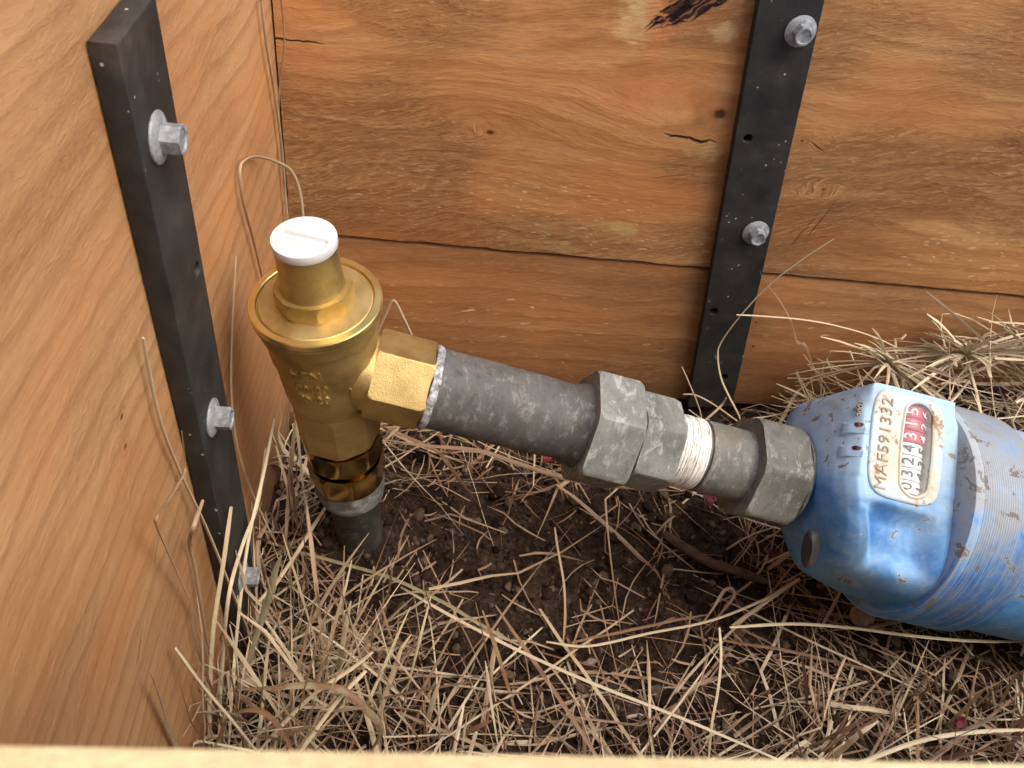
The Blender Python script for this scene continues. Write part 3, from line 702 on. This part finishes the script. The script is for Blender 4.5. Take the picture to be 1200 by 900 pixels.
def near_meter(p):                                   # keep straw out of the solid meter, pipe and valve
    q = Vector(p) - PO; s = q.dot(PD); rad = (q - PD * s).length
    if .27 < s < .60 and rad < .072: return True
    if -.02 < s < .30 and rad < .036: return True
    q = Vector(p) - VB; s = q.dot(VA); rad = (q - VA * s).length
    return -.02 < s < .14 and rad < .0255 or .14 <= s < .28 and rad < .035
def bare(x, y):                                      # 1 = hay, 0 = bare soil in the middle
    d = math.hypot((x - .225) / .145, (y + .165) / .095)
    return max(.07, min(1., (d - .68) * 1.7))
def tint_(): return min(1., max(.0, random.choice([random.gauss(.72, .14), random.gauss(.88, .1), random.gauss(.90, .08), random.gauss(.50, .12), random.gauss(.32, .08)])))
def wid(): return random.choice([.0003, .0004, .0005, .0006, .0007, .0009, .0011, .0015])
L_ = []
while len(L_) < 1700:                                # fine litter close to the soil
    x, y = random.uniform(.0, .60), random.uniform(-.37, -.005)
    if random.random() > bare(x, y) + .22: continue
    pts = lying(x, y, random.uniform(.015, .07), random.uniform(0, 6.28), random.uniform(0, .006), random.uniform(-.25, .25), .3, 4)
    if any(near_meter(p) for p in pts): continue
    L_.append((pts, random.choice([.0004, .0005, .0007, .0009]), random.uniform(.3, .7), min(.6, tint_() * .75)))
mass('grass_litter', 'short broken bits of dry grass scattered over the dark soil', L_)
L_ = []
while len(L_) < 480:                                 # long straw lying over each other
    x, y = random.uniform(.0, .62), random.uniform(-.37, -.02)
    if random.random() > bare(x, y): continue
    az = random.gauss(.0, .9) if random.random() < .5 else random.uniform(0, 6.28)
    pts = lying(x, y, random.uniform(.05, .19), az, abs(random.gauss(.006, .008)), random.gauss(0, .045), random.uniform(0, .5), 7)
    if any(near_meter(p) for p in pts): continue
    L_.append((pts, wid(), random.uniform(.2, .5), tint_()))
mass('fallen_hay', 'long dry straw lying criss-cross over the soil in the foreground', L_)
L_ = []
for cx, cy, n, rad, hh in [(.055, -.268, 44, .03, .085), (.02, -.285, 38, .022, .10), (.02, -.235, 26, .018, .09), (.10, -.275, 36, .03, .07), (.15, -.30, 36, .04, .06), (.085, -.240, 18, .022, .055), (.345, -.292, 46, .02, .05), (.28, -.305, 30, .04, .045), (.42, -.285, 46, .04, .06), (.48, -.275, 40, .04, .06), (.03, -.20, 24, .014, .06), (.022, -.16, 34, .014, .085), (.03, -.11, 26, .02, .08), (.03, -.315, 40, .022, .10)]:
    for k in range(n):                               # tussocks: stems fanning out of one root
        x, y = random.gauss(cx, rad * .6), random.gauss(cy, rad * .6)
        pts = standing(max(.004, x), y, hh * random.uniform(.5, 1.5), random.uniform(0, 6.28), random.uniform(.05, .9), random.gauss(.15, .25), 7)
        if any(near_meter(p) for p in pts): continue
        L_.append((pts, wid(), random.uniform(.2, .5), tint_()))
mass('dry_tussocks', 'dry grass tufts rooted along the left wall and the front', L_)
L_ = []
for k in range(460):                                 # bright heap of hay behind the meter
    x = random.uniform(.40, .72); y = random.uniform(-.10, -.008); top = .012 + .085 * sm(.38, .47, x)
    L = random.uniform(.03, .12); az = random.uniform(0, 6.28); el = random.gauss(.05, .35); d = Vector((math.cos(az) * math.cos(el), math.sin(az) * math.cos(el), math.sin(el)))
    c = Vector((x, y, ground_z(x, y) + random.uniform(.0, top))); nrm = d.cross(Vector((0, 0, 1))).normalized(); bow = random.gauss(0, .04)
    pts = [clampwall(c + d * (L * (i / 6 - .5)) + nrm * (bow * L * ((i / 3 - 1) ** 2))) for i in range(7)]
    for p in pts: p.z = max(p.z, ground_z(p.x, p.y) + .001)
    if any(near_meter(p) for p in pts): continue
    L_.append((pts, wid() * 1.05, random.uniform(.35, .7), min(1., tint_() * .35 + .60)))
for cx, cz, n in ((.446, .098, 28), (.500, .112, 46), (.545, .118, 44)):   # stiff star-like bursts on the heap
    for k in range(n):
        az = random.uniform(-.4, math.pi + .4) * -1; el = random.gauss(.45, .5); L = random.uniform(.035, .080)
        d = Vector((math.cos(az), math.sin(az) * .5, math.sin(el))).normalized(); c = Vector((cx, -.035, cz))
        pts = [clampwall(c + d * (L * i / 4) - Vector((0, 0, .012 * (i / 4) ** 2))) for i in range(5)]
        if any(near_meter(p) for p in pts): continue
        L_.append((pts, random.choice([.0008, .0011, .0014]), .5, random.uniform(.8, 1.)))
mass('hay_heap', 'bright heap of straw against the back wall behind the meter', L_)

# ------------------------------------------------------------------ single stalks one can point at
STALKS=[
 ('dry_grass_stalk','tall pale stalk standing straight up in the wall corner behind the brass valve',0.0011,0.8,0.6,[(0.003, -0.0357, 0.3237), (0.003, -0.0321, 0.2909), (0.003, -0.0219, 0.2563), (0.003, -0.0146, 0.2133), (0.003, -0.016, 0.1799), (0.0043, -0.02, 0.1384), (0.0046, -0.03, 0.069)]),
 ('dry_grass_stalk','thin wavy brown stalk hanging along the wall corner beside the tall pale one',0.0007,0.45,0.6,[(0.0069, -0.006, 0.314), (0.0077, -0.006, 0.293), (0.0076, -0.008, 0.2789), (0.004, -0.01, 0.2588), (0.003, -0.0163, 0.2372), (0.003, -0.0157, 0.1956), (0.0045, -0.015, 0.1629), (0.0064, -0.02, 0.1166)]),
 ('dry_grass_stalk','stalk bent over in a loop behind the white capped valve top',0.0011,0.7,0.6,[(0.003, -0.0899, 0.16), (0.003, -0.1031, 0.2069), (0.003, -0.1147, 0.2418), (0.003, -0.1143, 0.2591), (0.003, -0.1026, 0.2583), (0.003, -0.0761, 0.2454), (0.0098, -0.066, 0.2378), (0.0172, -0.062, 0.2308), (0.0209, -0.06, 0.2181), (0.0224, -0.06, 0.2006), (0.0222, -0.06, 0.1691)]),
 ('dry_grass_stalk','thin straight stalk leaning on the left wall between strap and valve',0.0006,0.6,0.6,[(0.004, -0.1429, 0.2268), (0.003, -0.1668, 0.1897), (0.003, -0.1817, 0.1604), (0.003, -0.1843, 0.122), (0.0044, -0.1754, 0.0724), (0.0167, -0.1823, 0.03)]),
 ('dry_grass_stalk','long straight stalk leaning on the left wall across the steel strap foot',0.0011,0.75,0.6,[(0.004, -0.2673, 0.2801), (0.003, -0.2672, 0.261), (0.003, -0.268, 0.2335), (0.003, -0.2616, 0.1966), (0.0065, -0.2552, 0.1441), (0.0125, -0.2555, 0.0879), (0.0157, -0.248, 0.02)]),
 ('dry_grass_straw','kinked brown blade with papery elbow leaning on the left wall',0.0012,0.55,0.35,[(0.0125, -0.2729, 0.2373), (0.0099, -0.2712, 0.2143), (0.0102, -0.2788, 0.2142), (0.008, -0.2904, 0.2144), (0.012, -0.3098, 0.2307), (0.0094, -0.3059, 0.2166), (0.0062, -0.2954, 0.1757), (0.003, -0.2819, 0.1084), (0.003, -0.2811, 0.0524)]),
 ('dry_grass_stalk','short crooked stalk at the foot of the left wall beside the strap',0.0009,0.5,0.5,[(0.0125, -0.2676, 0.1866), (0.0125, -0.2841, 0.188), (0.003, -0.2705, 0.1564), (0.003, -0.2706, 0.14), (0.003, -0.2742, 0.1135), (0.003, -0.2811, 0.0524)]),
 ('dry_grass_stalk','pale stalk slanting down to the right at the foot of the left wall',0.0012,0.9,0.6,[(0.004, -0.3103, 0.134), (0.0121, -0.3112, 0.0993), (0.0222, -0.312, 0.0633), (0.0333, -0.3129, 0.02)]),
 ('dry_grass_straw','dead brown seed sheath curled at the foot of the left wall',0.0016,0.5,0.25,[(0.006, -0.3368, 0.1629), (0.0053, -0.3357, 0.1411), (0.0036, -0.3341, 0.1097), (0.003, -0.3328, 0.069), (0.0041, -0.3305, 0.02)]),
 ('dry_grass_stalk','upright pale stalk crossing the steel strap foot near its lowest bolt',0.0012,0.85,0.6,[(0.014, -0.2404, 0.1464), (0.0106, -0.2557, 0.1199), (0.0056, -0.2743, 0.0853), (0.0034, -0.2928, 0.0473), (0.003, -0.3101, 0.0126)]),
 ('dry_grass_stalk','long bowed pale stalk rising beside the lowest strap bolt',0.001,0.9,0.6,[(0.016, -0.1759, 0.1174), (0.014, -0.1994, 0.0961), (0.0125, -0.2311, 0.0996), (0.0125, -0.263, 0.1002), (0.0031, -0.2718, 0.0341), (0.0059, -0.3043, 0.01)]),
 ('dry_grass_stalk','slender bright stalk rising in front of the left wall towards the valve foot',0.0009,0.95,0.6,[(0.02, -0.1655, 0.1318), (0.0161, -0.1904, 0.1082), (0.0125, -0.2234, 0.0885), (0.0095, -0.2615, 0.0443), (0.0113, -0.3041, 0.01)]),
 ('dry_grass_stalk','small bent stalk sticking out behind the brass valve outlet',0.0009,0.7,0.5,[(0.0702, -0.1, 0.1412), (0.0763, -0.1, 0.1605), (0.0798, -0.1, 0.1702), (0.0823, -0.1, 0.1698), (0.0878, -0.1, 0.157), (0.0946, -0.1, 0.1402)]),
 ('dry_grass_straw','long pinkish brown blade lying under the grey pipe sleeve',0.0017,0.4,0.4,[(0.0707, -0.1029, 0.05), (0.1064, -0.1061, 0.05), (0.1421, -0.1076, 0.05), (0.1722, -0.1158, 0.048), (0.2051, -0.1244, 0.046), (0.2444, -0.1272, 0.044), (0.2878, -0.1259, 0.042)]),
 ('dry_grass_stalk','arched pale stalk crossing the lower half of the back wall strap',0.001,0.85,0.6,[(0.3712, -0.02, 0.1917), (0.3558, -0.02, 0.1729), (0.3395, -0.02, 0.1481), (0.3276, -0.02, 0.1175), (0.3214, -0.02, 0.0925), (0.3223, -0.021, 0.0795), (0.3302, -0.024, 0.0595), (0.3413, -0.028, 0.0429), (0.3544, -0.032, 0.0248), (0.3561, -0.036, 0.0141)]),
 ('dry_grass_stalk','level pale stalk reaching left from the hay heap to the back strap',0.001,0.85,0.6,[(0.3241, -0.022, 0.1213), (0.3477, -0.022, 0.1221), (0.3816, -0.02, 0.1199), (0.418, -0.018, 0.1128), (0.4477, -0.02, 0.1048), (0.4751, -0.03, 0.0966)]),
 ('dry_grass_straw','crumpled orange brown leaf on the back wall right of the strap',0.0016,0.25,0.35,[(0.3331, -0.012, 0.1543), (0.3424, -0.014, 0.1437), (0.3548, -0.014, 0.1317), (0.3693, -0.014, 0.1144), (0.3807, -0.016, 0.096), (0.387, -0.018, 0.0941), (0.399, -0.02, 0.0767), (0.4085, -0.03, 0.0623)]),
 ('dry_grass_stalk','short straight stalk leaning between the meter and the back wall',0.001,0.8,0.6,[(0.3838, -0.03, 0.0754), (0.3975, -0.035, 0.0567), (0.4118, -0.045, 0.0425), (0.421, -0.05, 0.033)]),
 ('dry_grass_stalk','stalk leaning up behind the white thread tape at the back strap foot',0.0011,0.55,0.6,[(0.2865, -0.05, 0.0913), (0.2969, -0.055, 0.0754), (0.3059, -0.06, 0.0606), (0.31, -0.07, 0.0512)]),
 ('dry_grass_stalk','short curved grey stalk at the foot of the back strap',0.0009,0.6,0.6,[(0.3231, -0.06, 0.0733), (0.3221, -0.06, 0.0659), (0.3159, -0.065, 0.0613), (0.3085, -0.07, 0.0566)]),
 ('dry_grass_stalk','long dull stalk lying across the foot of the back strap',0.0009,0.5,0.6,[(0.2943, -0.05, 0.0639), (0.3041, -0.05, 0.064), (0.3171, -0.055, 0.0612), (0.3313, -0.06, 0.0549), (0.3437, -0.07, 0.0527)]),
 ('dry_grass_stalk','long pale stalk running straight across the foreground soil to the lower right',0.0013,0.9,0.6,[(0.0975, -0.2075, 0.03), (0.1354, -0.2315, 0.034), (0.1763, -0.2529, 0.036), (0.2158, -0.2696, 0.036), (0.2644, -0.2865, 0.034), (0.3279, -0.3105, 0.03)]),
 ('dry_grass_stalk','long gently bowed stalk spanning the bare soil in front of the meter',0.0011,0.85,0.6,[(0.1895, -0.2346, 0.02), (0.2153, -0.2383, 0.024), (0.2531, -0.2299, 0.028), (0.2917, -0.2217, 0.032), (0.327, -0.208, 0.036), (0.3563, -0.1928, 0.04)]),
 ('dry_grass_stalk','long yellowish stalk hugging the lower edge of the blue meter',0.0013,0.95,0.6,[(0.2995, -0.2329, 0.045), (0.3398, -0.2301, 0.048), (0.3768, -0.2322, 0.05), (0.4129, -0.2366, 0.052), (0.4511, -0.238, 0.052), (0.5028, -0.2359, 0.052)]),
 ('dry_grass_stalk','bowed pale stalk in the bottom right corner below the meter',0.0014,0.95,0.6,[(0.3524, -0.312, 0.03), (0.3763, -0.3033, 0.034), (0.4058, -0.2942, 0.036), (0.438, -0.2885, 0.036), (0.4841, -0.2838, 0.034)]),
 ('dry_grass_stalk','slim upright stalk standing in the bare soil below the union nut',0.001,0.7,0.6,[(0.1916, -0.1769, 0.06), (0.1948, -0.1873, 0.05), (0.1999, -0.2032, 0.036), (0.2024, -0.2149, 0.02), (0.2032, -0.2251, 0.004)]),
 ('dry_grass_straw','wide brown curled blade arching in the lower left foreground',0.0024,0.2,0.3,[(0.011, -0.3173, 0.02), (0.0104, -0.3073, 0.034), (0.015, -0.3019, 0.046), (0.0248, -0.2997, 0.052), (0.0343, -0.3002, 0.05), (0.0423, -0.3046, 0.04), (0.0483, -0.3102, 0.028), (0.0555, -0.3125, 0.014)]),
 ('dry_grass_straw','reddish brown twisted blade bending down in the left foreground',0.002,0.15,0.3,[(0.0178, -0.2903, 0.055), (0.0369, -0.2909, 0.06), (0.0542, -0.2887, 0.06), (0.072, -0.2893, 0.058), (0.0838, -0.2944, 0.05), (0.0938, -0.299, 0.036), (0.0914, -0.3025, 0.022), (0.086, -0.3046, 0.012)]),
 ('dry_grass_straw','greenish grey blade standing at the foot of the left strap',0.0022,0.0,0.3,[(0.0293, -0.2187, 0.075), (0.0256, -0.2243, 0.064), (0.0225, -0.2344, 0.05), (0.014, -0.2588, 0.03), (0.0038, -0.2698, 0.02), (0.0035, -0.2892, 0.008)]),
 ('dry_grass_stalk','long greenish stalk lying from the valve foot across the hay',0.0016,0.05,0.5,[(0.0318, -0.1859, 0.03), (0.059, -0.1951, 0.034), (0.0919, -0.2055, 0.036), (0.1244, -0.2205, 0.036), (0.1458, -0.2321, 0.034), (0.1721, -0.2438, 0.03)]),
 ('dry_grass_straw','narrow looped blade on the soil left of the blue meter',0.0012,0.6,0.4,[(0.2944, -0.2125, 0.012), (0.3018, -0.2042, 0.02), (0.3087, -0.1953, 0.026), (0.3135, -0.1943, 0.028), (0.3151, -0.1982, 0.026), (0.3099, -0.2037, 0.02), (0.3037, -0.2094, 0.014), (0.2945, -0.2151, 0.01)]),
 ('dry_grass_stalk','stalk slanting down left from the front lower corner of the blue meter',0.0013,0.85,0.5,[(0.3567, -0.1915, 0.04), (0.3374, -0.203, 0.034), (0.3231, -0.2115, 0.028), (0.3111, -0.2179, 0.022)]),
 ('dry_grass_stalk','upright pale stalk in front of the dry tussock at the bottom',0.0011,0.9,0.6,[(0.2869, -0.2422, 0.06), (0.2882, -0.2558, 0.05), (0.286, -0.2721, 0.04), (0.283, -0.287, 0.028), (0.2834, -0.3017, 0.01)]),
 ('dry_grass_stalk','short pale straw stub pointing up near the bottom edge',0.0016,0.95,0.5,[(0.1448, -0.3059, 0.05), (0.143, -0.3108, 0.04), (0.1412, -0.3168, 0.03)]),
 ('dry_grass_stalk','pale straw slanting up to the right below the valve, its tip left of centre',0.0012,0.85,0.5,[(0.0858, -0.2627, 0.05), (0.0741, -0.272, 0.046), (0.0568, -0.2832, 0.04), (0.0403, -0.2975, 0.03), (0.0282, -0.3099, 0.02)]),
 ('dry_grass_stalk','very pale straw with a cut upper end, lowest of the slanting ones below the valve',0.0012,0.95,0.5,[(0.0836, -0.2761, 0.054), (0.0716, -0.2883, 0.048), (0.0578, -0.305, 0.036), (0.0497, -0.3139, 0.026)]),
 ('twig','thick brown twig half buried in soil below the meter nut',0.0042,0.08,0.8,[(0.2816, -0.1363, 0.006), (0.2931, -0.148, 0.008), (0.3093, -0.1606, 0.009), (0.33, -0.167, 0.008), (0.3548, -0.1726, 0.004)]),
]
for nm, lab, r, tint, flat, pts in STALKS:
    P = spline(pts, 7); base = Vector(pts[-1]) if pts[-1][2] < pts[0][2] else Vector(pts[0])
    v, f = strand(P, r, flat, 6 if nm != 'twig' else 10, .55 if flat >= .5 else .25, 1.2 if flat < .5 else 0., .7 if flat >= .5 else .25)
    o = mesh_obj(nm, [tuple(q - base) for q in v], f, M['bark'] if nm == 'twig' else M['straw'], None, 60, [tint] * len(v)); o.location = base
    tag(o, lab, 'twig' if nm == 'twig' else 'grass stalk', None if nm == 'twig' else 'single dry grass stalks')

# ------------------------------------------------------------------ red petals and pale stones
def petal(loc, size, rot, label):
    V = []; n = 7
    for i in range(n):
        for j in range(n):
            a, b = i / (n - 1) * 2 - 1, j / (n - 1) * 2 - 1; wd = math.sqrt(max(0., 1 - a * a * .92)) * .65
            V.append((a * size, b * wd * size, (a * a * .5 + b * b * .35) * size * .6 + mnoise.noise(Vector((a * 2, b * 2, size * 900))) * size * .25))
    F = [(i * n + j, (i + 1) * n + j, (i + 1) * n + j + 1, i * n + j + 1) for i in range(n - 1) for j in range(n - 1)]
    nv = len(V); V += [(x, y, z - .0004) for x, y, z in V]; F += [tuple(q + nv for q in reversed(f)) for f in F]
    o = mesh_obj('red_petal', V, F, M['petal'], None, 180); o.location = loc; o.rotation_euler = rot
    tag(o, label, 'petal', 'dried red petals')
def stone(loc, size, label, seed):
    bm = bmesh.new(); bmesh.ops.create_icosphere(bm, subdivisions=3, radius=1)
    for v in bm.verts: v.co = v.co * (1 + mnoise.noise(v.co * 1.3 + Vector((seed, 0, 0))) * .45); v.co = Vector((v.co.x * size, v.co.y * size * .75, v.co.z * size * .6))
    V = [tuple(v.co) for v in bm.verts]; F = [tuple(v.index for v in f.verts) for f in bm.faces]; bm.free()
    o = mesh_obj('stone', V, F, M['stone'], None, 180); o.location = loc; tag(o, label, 'stone', 'pale stones in the soil')
petal((0.3556, -0.1552, 0.014), 0.006, (0.3, 0.2, 0.5), 'dark red petal on the straw left of the blue meter')
petal((0.3151, -0.1119, 0.02), 0.008, (0.5, -0.2, 1.2), 'red petal under the white thread tape')
petal((0.4456, -0.2727, 0.016), 0.006, (0.9, 0.3, 0.2), 'red petal in the hay at the bottom right')
petal((0.1981, -0.0805, 0.012), 0.006, (0.2, 0.4, 2.0), 'small red petal in the soil below the union nut')
stone((0.4109, -0.1973, 0.008), 0.0085, 'tan stone just below the blue meter housing', 1.0)
stone((0.2195, -0.2394, 0.006), 0.0036, 'tiny white stone on the bare soil near the bottom middle', 5.0)
stone((0.16, -0.2276, 0.012), 0.004, 'small pale stone in the hay left of the bare soil', 9.0)
